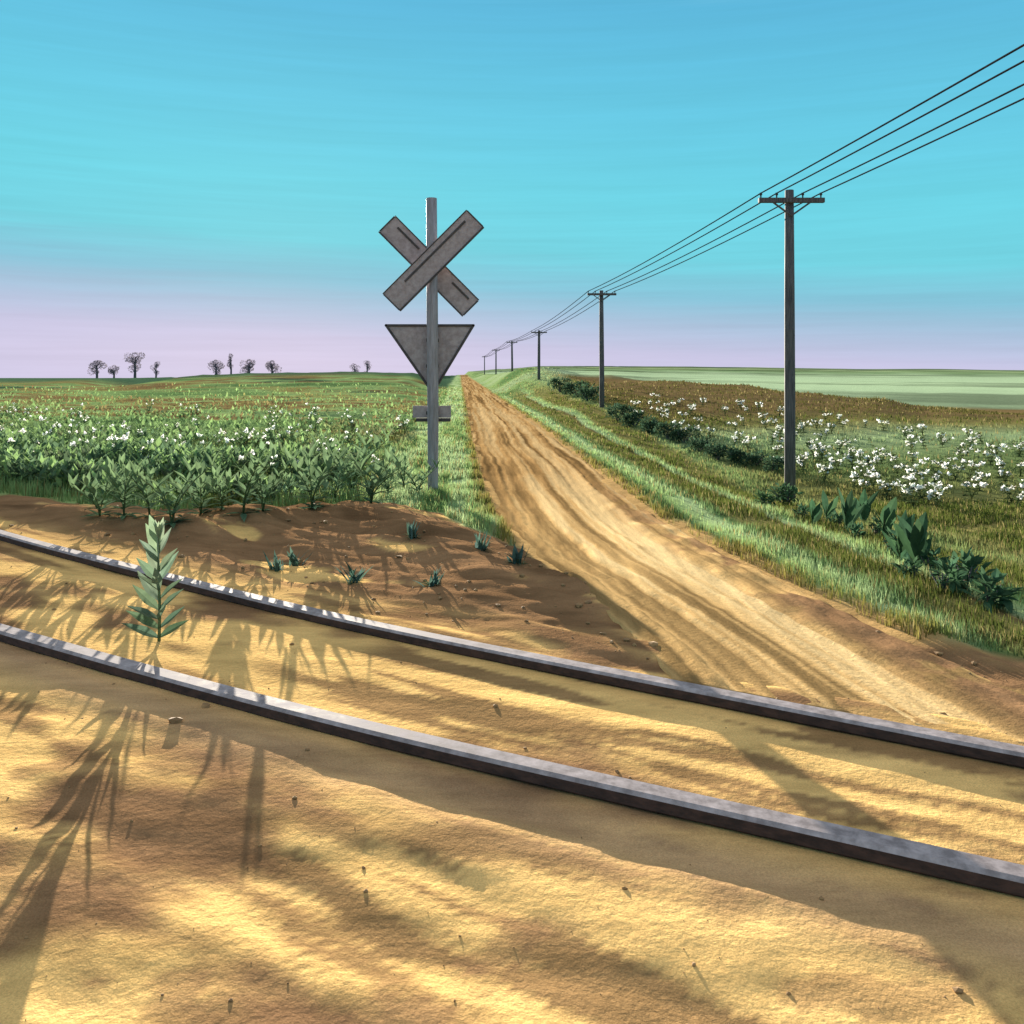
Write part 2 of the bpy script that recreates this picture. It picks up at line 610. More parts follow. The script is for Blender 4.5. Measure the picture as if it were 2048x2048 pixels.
def soil_colour(x, y):
    s, v = trk_sv(x, y)
    p = fbm(s * .75 + .3 * v, v * 1.9, 71, 5)
    p2 = fbm(s * 2.2, v * 5.0, 72, 4)
    q = .65 * p + .35 * p2
    c = ramp(q, [(.35, SOIL), (.42, SOIL * .6 + OCHRE * .4), (.47, OCHRE), (.75, OCHRE * 1.05)])
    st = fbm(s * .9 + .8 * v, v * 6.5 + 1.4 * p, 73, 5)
    d = sstep(.55, .63, st) * sstep(.36, .52, fbm(s * .5, v * .9, 74, 3)) * .8  # dark streaks: shadow strokes put into the sand's colour
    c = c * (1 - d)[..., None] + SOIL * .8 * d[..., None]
    sp = sstep(.62, .68, fbm(x * 4.2, y * 4.2, 75, 3)) * sstep(-.7, -1.3, v) * .6
    c = c * (1 - sp)[..., None] + SOIL * 1.1 * sp[..., None]
    # brown spoil on the bank
    bankw = sstep(.75, 1.5, v + .5 * (p - .5)) * sstep(1.3, .5, x + .058 * y - .4 + .8 * (p2 - .5))
    bank = ramp(q, [(.3, SOIL * .65), (.5, SOIL), (.62, SOIL * 1.15), (.67, OCHRE * .9), (.8, OCHRE)])
    c = c * (1 - bankw)[..., None] + bank * bankw[..., None]
    # reddish dust thrown along the outer side of the near rail
    d = np.exp(-((v + TRK_G / 2 + .26) / .20) ** 2) * .85
    c = c * (1 - d)[..., None] + (ROSE * (.7 + .6 * p2[..., None])) * d[..., None]
    # browner strip along the far rail
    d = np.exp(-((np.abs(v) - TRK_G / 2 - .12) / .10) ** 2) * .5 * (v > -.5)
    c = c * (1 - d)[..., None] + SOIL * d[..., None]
    # dug shoulder right of the road
    l, r = road_lr(y)
    u = x + .058 * y
    sh = sstep(-.5, .0, u - r) * sstep(.9, .4, u - r) * sstep(.7, 1.2, v) * sstep(.38, .5, p)
    c = c * (1 - sh)[..., None] + (SOIL * .95) * sh[..., None]
    return c


def axis(fine0, fine1, step, lo, hi, growth):
    a = list(np.arange(fine0, fine1, step))
    st = step; q = a[-1]
    while q < hi:
        st *= growth; q += st; a.append(q)
    st = step; q = a[0]; b = []
    while q > lo:
        st *= growth; q -= st; b.append(q)
    return np.array(b[::-1] + a)


def build_ground():
    xs = axis(-4.6, 3.6, .032, -1500, 1500, 1.045)
    ys = axis(2.1, 11.2, .032, -40, 2400, 1.022)
    X, Y = np.meshgrid(xs, ys)
    Z = zf(X, Y)
    sm = soil_mask(X, Y)[..., None]
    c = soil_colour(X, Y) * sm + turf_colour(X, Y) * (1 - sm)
    ny, nx = X.shape
    idx = np.arange(ny * nx).reshape(ny, nx)
    f = np.stack([idx[:-1, :-1], idx[:-1, 1:], idx[1:, 1:], idx[1:, :-1]], -1).reshape(-1, 4)
    v = np.stack([X, Y, Z], -1).reshape(-1, 3)
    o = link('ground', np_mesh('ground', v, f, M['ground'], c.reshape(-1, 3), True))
    tag(o, kind='structure')


def build_road():
    nc, nr = 90, 620
    c = np.linspace(0, 1, nc)
    r = np.linspace(0, 1, nr)
    x0 = .86 + (2.95 - .86) * c
    y0 = TRK_Y + (.80 + x0 * SA) / CA + .04 * (vnoise(c * 30, c * 0, 3) - .5)
    for _ in range(3):
        s, v = trk_sv(x0, y0); y0 = y0 + (.80 - v) / CA
    g = (np.exp(r * 5.2) - 1) / (math.exp(5.2) - 1)
    C, Rr = np.meshgrid(c, r)
    Y = y0[None, :] + (430 - y0[None, :]) * g[:, None]
    l, rr = road_lr(Y)
    l = l + .10 * (fbm(Y * .9, Y * 0, 81) - .5) + .05 * (fbm(Y * 5, Y * 0, 82) - .5)
    rr = rr + .14 * (fbm(Y * .8, Y * 0, 83) - .5) + .08 * (fbm(Y * 5, Y * 0, 84) - .5)
    U = l + (rr - l) * C
    X = U - .058 * Y
    mid = C * 2 - 1
    Z = zmain(X, Y) + .004
    # wheel ruts and combed dust along the road
    wob = .07 * (fbm(Y * .25, C * 0, 85) - .5)
    q = C + wob
    rut = -.026 * np.exp(-((q - .24) / .07) ** 2) - .028 * np.exp(-((q - .68) / .08) ** 2) - .012 * np.exp(-((q - .44) / .04) ** 2)
    comb = (fbm(q * 30, Y * .13, 86, 4) - .5) * .042
    lump = (fbm(X * 2.2, Y * 1.2, 87, 4) - .5) * .022
    right = sstep(.68, .9, C) * sstep(16, 6, Y)
    lump = lump + right * (fbm(X * 3.5, Y * 2.2, 88, 3) - .5) * .065
    fade = sstep(0, .06, C) * sstep(0, .06, 1 - C) * sstep(0, .012, Rr)
    Z = Z + (rut + comb + lump) * fade * sstep(120, 30, Y) + .012 * fade
    Z = np.where((C == 0) | (C == 1) | (Rr == 0), zmain(X, Y) - .06, Z)
    n = fbm(q * 17, Y * .09, 89, 5)
    n2 = fbm(X * 1.2, Y * .8, 90, 4)
    col = ramp(.84 * n + .16 * n2, [(.34, TAN * .42), (.44, TAN * .75), (.53, TAN * 1.08), (.66, np.array((.78, .57, .29)))])
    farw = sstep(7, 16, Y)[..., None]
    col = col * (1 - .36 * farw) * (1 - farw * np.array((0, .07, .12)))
    dk = (right * sstep(.48, .56, fbm(X * 2.4, Y * 1.8, 91, 4)))[..., None]
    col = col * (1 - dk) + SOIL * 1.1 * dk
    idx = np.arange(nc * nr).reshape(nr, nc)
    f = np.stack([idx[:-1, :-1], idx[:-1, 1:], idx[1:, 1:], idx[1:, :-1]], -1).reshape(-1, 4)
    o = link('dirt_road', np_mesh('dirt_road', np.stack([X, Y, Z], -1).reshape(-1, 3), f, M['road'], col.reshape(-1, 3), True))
    tag(o, kind='structure')


build_ground()
build_road()


# ------------------------------------------------------------------ rails
def build_rail(side, label):
    s = np.linspace(-26, 11, 300)
    th = TRK_A + TRK_K * s * (1 - .0 * s)
    ds = s[1] - s[0]
    cx = np.cumsum(np.cos(th)) * ds; cy = np.cumsum(np.sin(th)) * ds
    k0 = np.argmin(np.abs(s)); cx -= cx[k0]; cy += TRK_Y - cy[k0]
    g = TRK_G * np.clip(1 - TRK_T * np.clip(s, -8, 4), .5, 2)
    x = cx - side * np.sin(th) * g / 2; y = cy + side * np.cos(th) * g / 2
    z = TRK_Z + TRK_GR * np.clip(s, -14, 10)
    # half section: head, web, foot (across, down)
    prof = [(-.056, -.012), (-.040, 0), (.040, 0), (.056, -.012), (.056, -.052), (.046, -.062), (.014, -.075), (.012, -.15), (.075, -.172), (.075, -.19),
            (-.075, -.19), (-.075, -.172), (-.012, -.15), (-.014, -.075), (-.046, -.062), (-.056, -.052)]
    mats = [1, 1, 1] + [0] * 13
    n = len(prof)
    mb = MB()
    vv = []
    for i in range(len(s)):
        wob = .006 * (math.sin(s[i] * 1.7 + side) + math.sin(s[i] * .61))
        for a, b in prof:
            vv.append((x[i] - math.sin(th[i]) * (a + wob), y[i] + math.cos(th[i]) * (a + wob), z[i] + b + .004 * math.sin(s[i] * 1.1)))
    mb.add(vv, [])
    for i in range(len(s) - 1):
        for k in range(n):
            k2 = (k + 1) % n
            mb.f.append((i * n + k, (i + 1) * n + k, (i + 1) * n + k2, i * n + k2)); mb.mi.append(mats[k])
    mb.f.append(tuple(range(n))); mb.mi.append(0)
    mb.f.append(tuple((len(s) - 1) * n + k for k in range(n - 1, -1, -1))); mb.mi.append(0)
    o = mb.build('railway_rail', [M['rust'], M['steel']])
    tag(o, label, 'rail', 'two rails of the track in the sand')


build_rail(1, 'far rail of the track, running behind the tall weed and along the brown bank')
build_rail(-1, 'near rail of the track, lowest one across the yellow sand in front')


# ------------------------------------------------------------------ railway crossing sign
def build_sign():
    x0, y0 = -1.09, 12.3
    z0 = zat(x0, y0)
    S = FPX / y0
    root = empty('crossing_sign', (x0, y0, z0))
    tag(root, 'weathered grey railway crossing sign with crossed boards and triangle, seen from behind', 'crossing sign')

    def loc(px, py, dy=0.0):
        return Vector(((px - CX) / S - x0, dy, EYE - (py - HY) / S - z0))
    mb = MB()
    pts = [(0, 0, -.25), (0, 0, .08), (0, 0, 1.0), (0, 0, 2.2), (0, 0, 4.06 - z0)]
    mb.tube([Vector(p) + Vector((.012 * math.sin(i), 0, 0)) for i, p in enumerate(pts)], [.062, .070, .078, .080, .074], 14)
    mb.build('post', M['post'], root, True)

    def board(a, b, w, y, nick):
        a, b = loc(*a), loc(*b)
        d = (b - a); ln = d.length
        ang = math.atan2(d.z, d.x)
        rot = Matrix.Rotation(-ang, 3, 'Y')
        c = (a + b) / 2; c.y = y
        m = MB()
        m.box(c, (ln, .03, w), rot, bev=.006)
        o = m.build('crossbuck_board', M['paint'], root)
        r = MB()                                     # folded steel lips round the edge and the stiffening rib
        up = rot @ Vector((0, 0, 1)); al = rot @ Vector((1, 0, 0))
        r.box(c - up * (w / 2 + .008) + Vector((0, -.004, 0)), (ln + .02, .06, .022), rot, bev=.004)
        r.box(c + up * (w / 2 + .006) + Vector((0, .0, 0)), (ln + .02, .05, .014), rot, bev=.004)
        for e in (-1, 1):
            r.box(c + al * (e * (ln / 2 + .008)) + Vector((0, .0, 0)), (.016, .052, w - .012), rot, bev=.004)
        for e0, e1 in nick:
            r.box(c + al * (ln * (e0 + e1) / 2) + up * (w * .22) + Vector((0, -.019, 0)), (ln * (e1 - e0), .014, .030), rot, bev=.005)
        r.build('rim', M['edge'], o)
        return o
    board((386.5, 223), (470, 307), .30, .115, [(-.42, -.16), (.24, .44)])
    board((393, 302.5), (475, 220.5), .31, -.115, [(-.30, .43)])
    # triangular plate behind the post
    tri = [(385, 325), (473, 325), (432, 393)]
    P = [loc(a, b) for a, b in tri]

    def prism(m, poly, ya, yb):
        n = len(poly)
        vv = [Vector((p.x, ya, p.z)) for p in poly] + [Vector((p.x, yb, p.z)) for p in poly]
        m.add(vv, [tuple(range(n)), tuple(range(2 * n - 1, n - 1, -1))] + [(i, i + n, (i + 1) % n + n, (i + 1) % n) for i in range(n)])
    m = MB()
    prism(m, P, .105, .13)
    o = m.build('triangle_plate', M['paint'], root)
    m = MB()
    for i in range(3):
        a, b = P[i], P[(i + 1) % 3]
        d = b - a
        rot = Matrix.Rotation(-math.atan2(d.z, d.x), 3, 'Y')
        c = (a + b) / 2; c.y = .115
        m.box(c, (d.length + .03, .055, .034), rot, bev=.006)
    m.build('rim', M['edge'], o)
    # small plate low on the post
    a, b = loc(412, 406), loc(450.5, 421)
    m = MB()
    m.box(((a.x + b.x) / 2, .095, (a.z + b.z) / 2 + .02), (b.x - a.x, .02, a.z - b.z - .04), bev=.004)
    o = m.build('small_plate', M['paint'], root)
    m = MB()
    m.box(((a.x + b.x) / 2 + .02, .088, b.z + .012), (b.x - a.x - .05, .06, .05), bev=.006)
    m.build('lower_lip', M['edge'], o)
    # brackets and bolts that hold the boards on the post
    for zz in (loc(432, 262).z, loc(432, 340).z, loc(432, 366).z, loc(432, 413).z):
        m = MB()
        m.box((0, .045, zz), (.17, .115, .045), bev=.006)
        m.build('bracket', M['edge'], root)


build_sign()

# ------------------------------------------------------------------ utility poles and wires
POLES = [  # pixel column, depth, arm height (pixel row), base row or None when hidden
    (789.5, 16.0, 201.5, 501, 'tallest, nearest utility pole with braced crossarm, standing by the white cotton'),
    (601.5, 36.0, 294.5, 408, 'second utility pole from the front, its foot at the line of dark shrubs'),
    (539.0, 66.0, 332.5, 384, 'third utility pole along the wires, at the top of the green rise by the road'),
    (512.0, 96.0, 342.5, None, 'fourth utility pole along the wires, small and black on the skyline'),
    (496.0, 139.0, 350.5, None, 'fifth utility pole along the wires, tiny, its foot hidden by the rise'),
    (484.5, 200.0, 357.0, None, 'sixth and smallest utility pole, nearly where the wires meet the road'),
]
ARM_X = (-.54, -.26, .20, .52)
wire_pts = [[], [], [], []]
# the line runs on past the photographer: the wires keep their course
dirv = None
for i, (px, d, row, base, lab) in enumerate(POLES):
    x = (px - CX) / FPX * d
    zarm = EYE + (HY - row) / FPX * d
    zb = zat(x, d)
    root = empty('utility_pole', (x, d, zb))
    tag(root, lab, 'utility pole', 'utility poles beside the dirt road')
    h = zarm - zb
    k = 1.0 if i == 0 else (1.04 if i == 1 else 1.15)
    top = h + (.20 if i == 0 else .16)
    mb = MB()
    lean = random.uniform(-.02, .02)
    mb.tube([(-lean * 1.5, 0, -.4), (-lean, 0, h * .3), (0, 0, h * .7), (lean * .5, 0, top)], [.098 * k, .094 * k, .088 * k, .076 * k], 12)
    mb.build('pole', M['pole'], root, True)
    mb = MB()
    mb.box((0, -.11, h), (1.16, .09, .085), bev=.01)
    arm = mb.build('crossarm', M['pole'], root)
    if i < 3:
        for sgn in (-1, 1):
            b = MB()
            b.tube([(sgn * .34, -.13, h - .03), (0, -.10, h - .27)], .017, 6)
            b.build('brace', M['pole'], root)
    for w, ax in enumerate(ARM_X):
        b = MB()
        b.tube([(ax, -.11, h + .035), (ax, -.11, h + .085), (ax, -.11, h + .10), (ax, -.11, h + .135)], [.012, .014, .028, .02], 8)
        b.build('insulator', M['glass'], arm)
        wire_pts[w].append(Vector((x + ax, d - .11, zb + h + .125)))
# one span more, towards and past the place the picture is taken from
step = Vector(((789.5 - CX) / FPX * 16 + .058 * 20.5, -4.5, wire_pts[0][0].z + .05))
WLAB = ['power line wire on the left tip of the crossarms', 'power line wire second from the left on the crossarms',
        'power line wire third from the left, just right of the poles', 'power line wire on the right tip of the crossarms']
for w in range(4):
    P = [Vector((step.x + ARM_X[w], step.y, step.z))] + wire_pts[w]
    path = []
    for a, b in zip(P[:-1], P[1:]):
        sag = .0045 * (b - a).length
        n = 14
        for q in range(n):
            t = q / n
            p = a.lerp(b, t); p.z -= 4 * sag * t * (1 - t)
            path.append(p)
    path.append(P[-1])
    mb = MB()
    mb.tube(path, [max(.0085, min(.011 + .0001 * p.y, .03)) for p in path], 5)
    o = mb.build('power_line_wire', M['wire'])
    tag(o, WLAB[w], 'wire', 'wires of the power line')

# ------------------------------------------------------------------ plants
LEAFC = (.085, .145, .092); LEAFD = (.055, .105, .068); LEAFL = (.20, .31, .12); SAGE = (.15, .23, .15); BLUEG = (.075, .135, .115)


def boll_mesh():
    bl = MB()
    for k in range(9):
        a = k * 2.4 + random.uniform(-.4, .4); e = random.uniform(-.3, 1.4)
        d = Vector((math.cos(a) * math.cos(e), math.sin(a) * math.cos(e), math.sin(e)))
        bl.leaf(d * .006, d, (random.gauss(0, .6), random.gauss(0, .6), 1), random.uniform(.03, .07), random.uniform(.026, .042), random.uniform(-.3, .3), jit((.88, .88, .88), .04), prof=(.5, 1, .9, .25), fold=.6)
    return bl.mesh('boll', M['white'], True)


BOLLS = [boll_mesh() for _ in range(5)]


def leafy_plant(name, h, npair, ln, w, col, tilt0, tilt1, spread=1.0, boll=0, stems=1, colj=.3, tip=None):
    """stem(s) with opposite pointed leaves; returns the Empty"""
    root = empty(name)
    st = MB(); lf = MB()
    centres = []
    for q in range(stems):
        a0 = random.uniform(0, 6.28)
        lean = 0 if stems == 1 else random.uniform(.12, .45) * spread
        tx, ty = math.cos(a0) * lean * h, math.sin(a0) * lean * h
        hh = h * random.uniform(.75, 1) if stems > 1 else h
        pts = [Vector((tx * t * t, ty * t * t, hh * t)) for t in (-.06, .25, .5, .75, 1)]
        st.tube(pts, [.012 * h + .003, .011 * h + .003, .009 * h + .002, .006 * h + .002, .003], 6, jit((.13, .17, .08)))
        ang = random.uniform(0, 3.14)
        for k in range(npair):
            t = .01 + .97 * k / max(1, npair - 1)
            p = Vector((tx * t * t, ty * t * t, hh * t))
            ang += 1.35 + random.uniform(-.3, .3)
            tl = tilt0 + (tilt1 - tilt0) * t
            for sgn in (0, math.pi):
                a = ang + sgn + random.uniform(-.25, .25)
                e = tl + random.uniform(-.18, .18)
                d = Vector((math.cos(a) * math.cos(e), math.sin(a) * math.cos(e), math.sin(e)))
                k_ = random.uniform(.75, 1.15) * (1 - .30 * abs(t - .45))
                cc = jit(col, colj)
                if tip is not None:
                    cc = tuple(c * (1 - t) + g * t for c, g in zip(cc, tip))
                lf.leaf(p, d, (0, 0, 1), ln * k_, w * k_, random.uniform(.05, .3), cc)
        for b in range(boll):
            t = random.uniform(.62, 1.08)
            c = Vector((tx * t * t + random.uniform(-.17, .17) * h * 1.2, ty * t * t + random.uniform(-.17, .17) * h * 1.2, hh * t))
            centres.append(c)
    st.build('stem', M['leaf'], root, True)
    lf.build('leaves', M['leaf'], root)
    for c in centres:
        o = link('boll', random.choice(BOLLS), root)
        o.location = c
        o.rotation_euler = (random.uniform(-.5, .5), random.uniform(-.5, .5), random.uniform(0, 6))
        o.scale = (random.uniform(.7, 1.25),) * 3
    return root


def copy_tree(o, loc, rz, sc, label=None):
    c = o.copy()
    COL.objects.link(c)
    c.location = loc; c.rotation_euler = (0, 0, rz); c.scale = (sc,) * 3
    if label: c['label'] = label
    for ch in list(o.children):
        d = ch.copy(); COL.objects.link(d); d.parent = c
        d.matrix_parent_inverse = ch.matrix_parent_inverse
    return c


def set_at(o, px, py, rz=None, sc=1.0):
    x, y, z = place(px, py)
    o.location = (x, y, z - .01)
    o.rotation_euler = (0, 0, random.uniform(0, 6.28) if rz is None else rz)
    o.scale = (sc,) * 3
    return o


# the tall weed between the rails: leaf pairs across the line of sight
def tall_weed():
    root = empty('tall_weed')
    st = MB(); lf = MB()
    h = .63
    st.tube([(0, 0, -.03), (.005, 0, .2), (-.004, 0, .42), (0, 0, h)], [.010, .009, .007, .003], 7, (.18, .24, .13))
    for k in range(11):
        t = .05 + .93 * k / 10
        for sgn in (-1, 1):
            e = R(28) + R(42) * t + random.uniform(-.12, .12)
            a = random.uniform(-.45, .45) + (.9 if k % 3 == 2 else 0)
            d = Vector((sgn * math.cos(e) * math.cos(a), -math.sin(a) * math.cos(e) - .08, math.sin(e)))
            ln = random.uniform(.19, .235) * (1 - .18 * t)
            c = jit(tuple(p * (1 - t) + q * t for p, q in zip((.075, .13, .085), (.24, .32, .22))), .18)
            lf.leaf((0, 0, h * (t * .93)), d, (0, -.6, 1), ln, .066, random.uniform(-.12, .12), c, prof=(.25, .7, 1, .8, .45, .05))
    for k in range(5):
        a = k * 1.26
        lf.leaf((0, 0, h * .95), (math.cos(a) * .35, math.sin(a) * .35, 1), (0, 0, 1), .12, .034, 0, jit((.30, .38, .27), .15))
    st.build('stem', M['leaf'], root, True)
    lf.build('leaves', M['leaf'], root)
    tag(root, 'tall upright weed with paired pointed leaves growing in front of the far rail', 'weed')
    set_at(root, 159, 641, 0.0)
    return root


tall_weed()

# weed tufts on the brown bank
TUFTS = [(276, 570, 'wide blue-green weed tuft on the brown bank above the far rail'), (296, 566, None), (354, 582, 'blue-green weed tuft low on the brown bank by a sand patch'),
         (432, 586, 'narrow blue-green weed tuft growing in the pale sand patch of the bank'), (413, 538, 'blue-green weed tuft on the top of the bank below the crossing sign'),
         (482, 550, 'low blue-green weed tuft where the bank meets the lime grass'), (517, 563, 'blue-green weed tuft right at the left edge of the dirt road')]
for px, py, lab in TUFTS:
    root = empty('weed_tuft')
    lf = MB()
    for k in range(15):
        a = random.uniform(0, 6.28); e = random.uniform(.75, 1.4)
        lf.leaf((random.uniform(-.05, .05), random.uniform(-.03, .03), -.01), (math.cos(a) * math.cos(e), math.sin(a) * math.cos(e) * .6, math.sin(e)), (0, -.3, 1),
                random.uniform(.10, .21), random.uniform(.022, .036), random.uniform(0, .35), jit(BLUEG, .25))
    for k in range(10):
        a = random.uniform(0, 6.28); e = random.uniform(.3, .9)
        lf.leaf((0, 0, 0), (math.cos(a) * math.cos(e), math.sin(a) * math.cos(e), math.sin(e)), (0, 0, 1), random.uniform(.07, .13), .02, .3, jit(LEAFC, .3))
    lf.build('leaves', M['leaf'], root)
    st = MB()
    st.tube([(0, 0, -.03), (0, 0, .03), (.003, 0, .10)], [.009, .007, .003], 6, (.14, .17, .09))
    st.build('stem', M['leaf'], root)
    tag(root, lab or 'slim blue-green weed tuft beside the wide one on the brown bank', 'weed tuft', 'weed tufts on the brown bank')
    set_at(root, px, py, None, 1.0)

# front row of the left field: big leafy plants
protos = []
for k in range(4):
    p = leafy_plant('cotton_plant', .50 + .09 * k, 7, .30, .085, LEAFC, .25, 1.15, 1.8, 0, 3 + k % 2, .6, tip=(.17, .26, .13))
    protos.append(p)
front = [(100, 522), (124, 526), (150, 531), (172, 530), (201, 524), (222, 523), (243, 520), (263, 521), (292, 514), (312, 514), (334, 511), (352, 510), (371, 509), (388, 508), (404, 505), (418, 502)]
for i, (px, py) in enumerate(front):
    x, y, z = place(px, py - 6 - (i % 3) * 4)
    lab = 'dark leafy cotton plant in the front row of the left field above the bank'
    if i < 4:
        o = protos[i]; o.location = (x, y, z); o.scale = (.72,) * 3; o.rotation_euler = (0, 0, random.uniform(0, 6.28))
    else:
        o = copy_tree(protos[i % 4], (x, y, z), random.uniform(0, 6.28), 1.0 if px in (352, 371) else random.uniform(.48, .9))
    tag(o, lab, 'plant', 'front row of cotton plants in the left field')

# cotton plants with white bolls behind them
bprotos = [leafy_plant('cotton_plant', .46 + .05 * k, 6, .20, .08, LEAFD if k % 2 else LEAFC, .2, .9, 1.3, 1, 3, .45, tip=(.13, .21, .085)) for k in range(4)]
cnt = 0
for k in range(3000):
    if cnt >= 105: break
    d = 12.2 + 20 * random.random() ** 1.2
    px = random.uniform(-30, 425)
    x = (px - CX) / FPX * d
    u = x + .058 * d
    if u > -1.35 or d < soil_edge(x) + .6: continue
    z = zat(x, d)
    lab = 'green cotton plant with white bolls in the left field'
    if cnt < 4:
        o = bprotos[cnt]; o.location = (x, d, z); o.scale = (1, 1, 1)
    else:
        o = copy_tree(bprotos[cnt % 4], (x, d, z), random.uniform(0, 6.28), random.uniform(.6, 1.0))
    tag(o, lab, 'plant', 'cotton plants with white bolls in the left field')
    cnt += 1

# cotton with many bolls in the right field
rprotos = [leafy_plant('cotton_bush', .36, 5, .17, .075, (.11, .15, .065), .05, .8, 2.0, 2, 4, .45) for k in range(4)]
cnt = 0
spots = []
for k in range(6000):
    if cnt >= 150: break
    px = random.uniform(632, 1130); py = random.uniform(394, 512)
    if py < 394 + (px - 640) * .13 or py > 424 + (px - 640) * .33: continue
    x, y, z = place(px, py)
    if y > 44 or y < 8.5: continue
    if any((x - a) ** 2 + (y - b) ** 2 < (.022 * y) ** 2 for a, b in spots): continue
    spots.append((x, y))
    lab = 'cotton bush thick with white bolls in the right field'
    if cnt < 4:
        o = rprotos[cnt]; o.location = (x, y, z)
    else:
        o = copy_tree(rprotos[cnt % 4], (x, y, z), random.uniform(0, 6.28), random.uniform(.7, 1.15))
    tag(o, lab, 'plant', 'cotton bushes with white bolls in the right field')
    cnt += 1


def shrub(name, r, h, n, col, ln=.10, w=.05):
    root = empty(name)
    lf = MB(); st = MB()
    for k in range(7):
        a = random.uniform(0, 6.28); q = random.uniform(.3, .8)
        st.tube([(0, 0, -.05), (math.cos(a) * r * q * .5, math.sin(a) * r * q * .5, h * .4), (math.cos(a) * r * q, math.sin(a) * r * q, h * .8)], [.016, .012, .005], 5, (.06, .05, .035))
    lobes = [(random.uniform(-.6, .6) * r, random.uniform(-.6, .6) * r, h * random.uniform(.35, .75), random.uniform(.35, .6) * r) for _ in range(6)]
    for k in range(n):
        lx, ly, lz, lr = random.choice(lobes)
        d = Vector((random.gauss(0, 1), random.gauss(0, 1), random.gauss(0, 1))).normalized()
        p = Vector((lx, ly, lz)) + Vector((d.x, d.y, d.z * h / r * .7)) * lr * random.uniform(.55, 1.05)
        if p.z < .01: p.z = random.uniform(.01, .1)
        dd = (d + Vector((0, 0, .5)) + Vector((random.gauss(0, .5), random.gauss(0, .5), random.gauss(0, .5)))).normalized()
        lf.leaf(p, dd, (random.gauss(0, .4), random.gauss(0, .4), 1), ln * random.uniform(.7, 1.3), w * random.uniform(.7, 1.3), .2, jit(col, .4), prof=(.2, 1, .8, .05))
    st.build('stem', M['bark'], root)
    lf.build('leaves', M['leaf'], root)
    return root


# dark shrubs along the ditch on the right
SH = [(560, 389), (575, 393), (588, 398), (618, 418), (634, 424), (650, 430), (668, 436), (684, 440), (700, 449), (718, 457), (737, 461), (756, 464), (772, 470)]
sp = [shrub('low_shrub', .55, .55, 420, (.045, .085, .05), .12, .06) for _ in range(3)]
for i, (px, py) in enumerate(SH):
    x, y, z = place(px, py + 3)
    sc = 1.0 * (17 / FPX * y) / .62 if y < 40 else 1.3
    sc = min(max(sc, .55), 1.5)
    if i < 3:
        o = sp[i]; o.location = (x, y, z); o.scale = (sc,) * 3
    else:
        o = copy_tree(sp[i % 3], (x, y, z), random.uniform(0, 6.28), sc)
    tag(o, 'low dark green shrub in the line of shrubs along the ditch right of the road', 'shrub', 'dark shrubs along the ditch')

# little growth round the foot of the nearest pole
o = shrub('low_shrub', .24, .30, 240, (.05, .10, .05), .08, .04); set_at(o, 785, 506)
tag(o, 'small dark shrub at the foot of the nearest utility pole', 'shrub')
o = shrub('low_shrub', .17, .22, 170, (.06, .11, .05), .07, .035); set_at(o, 767, 508)
tag(o, 'small round shrub left of the nearest pole, under a dry seedling', 'shrub')
o = leafy_plant('dry_seedling', .42, 4, .12, .02, (.10, .10, .05), .3, .9, .8, 0, 2); set_at(o, 764, 503)
tag(o, 'thin dark dry seedling left of the nearest utility pole', 'plant')

for i, (px, py) in enumerate([(803, 519), (838, 527), (856, 541), (876, 535), (893, 556), (912, 579), (930, 572), (943, 592), (966, 588), (990, 606)]):
    x, y, z = place(px, py)
    sc = random.uniform(.42, .72)
    if i == 0:
        clump = shrub('leafy_clump', .20, .30, 60, (.06, .12, .065), .17, .075)
        o = clump; o.location = (x, y, z); o.scale = (sc,) * 3
    else:
        o = copy_tree(clump, (x, y, z), random.uniform(0, 6.28), sc)
    tag(o, 'small dark leafy clump in the row of leaves along the right verge', 'plant', 'dark leafy clumps along the right verge')

# broad-leaved plants in the right verge
BP = [(812, 526, .9, 'single broad dark leaf plant right of the nearest pole'), (826, 522, .85, 'slim broad-leaved plant second to the right of the nearest pole'),
      (846, 532, 1.05, 'tall broad-leaved plant hanging low between the pole and the right edge'), (863, 525, 1.0, 'broad-leaved plant with two dark upright leaves in the right verge'),
      (884, 540, 1.0, 'broad-leaved plant with a long narrow leaf in the right verge'), (899, 562, .95, 'dark broad-leaved plant low on the grassy slope at the right'),
      (917, 570, 1.05, 'lowest broad-leaved plant at the right edge of the slope')]
for px, py, sc, lab in BP:
    root = empty('broad_leaf_plant')
    lf = MB(); st = MB()
    st.tube([(0, 0, -.04), (.01, 0, .12), (.0, 0, .26)], [.010, .008, .004], 6, (.10, .14, .07))
    n = random.choice((4, 5, 6))
    for k in range(n):
        a = k * 2.4 + random.uniform(-.3, .3); e = random.uniform(.85, 1.4)
        lf.leaf((0, 0, .02 + .035 * k), (math.cos(a) * math.cos(e), math.sin(a) * math.cos(e) * .6, math.sin(e)), (-math.cos(a), -.8, .4), random.uniform(.26, .40), random.uniform(.085, .125),
                random.uniform(-.1, .1), jit((.045, .095, .05), .3), prof=(.15, .6, .95, 1, .7, .08))
    st.build('stem', M['leaf'], root, True)
    lf.build('leaves', M['leaf'], root)
    tag(root, lab, 'plant', 'broad-leaved plants in the right verge')
    set_at(root, px, py, random.uniform(-.6, .6), sc)


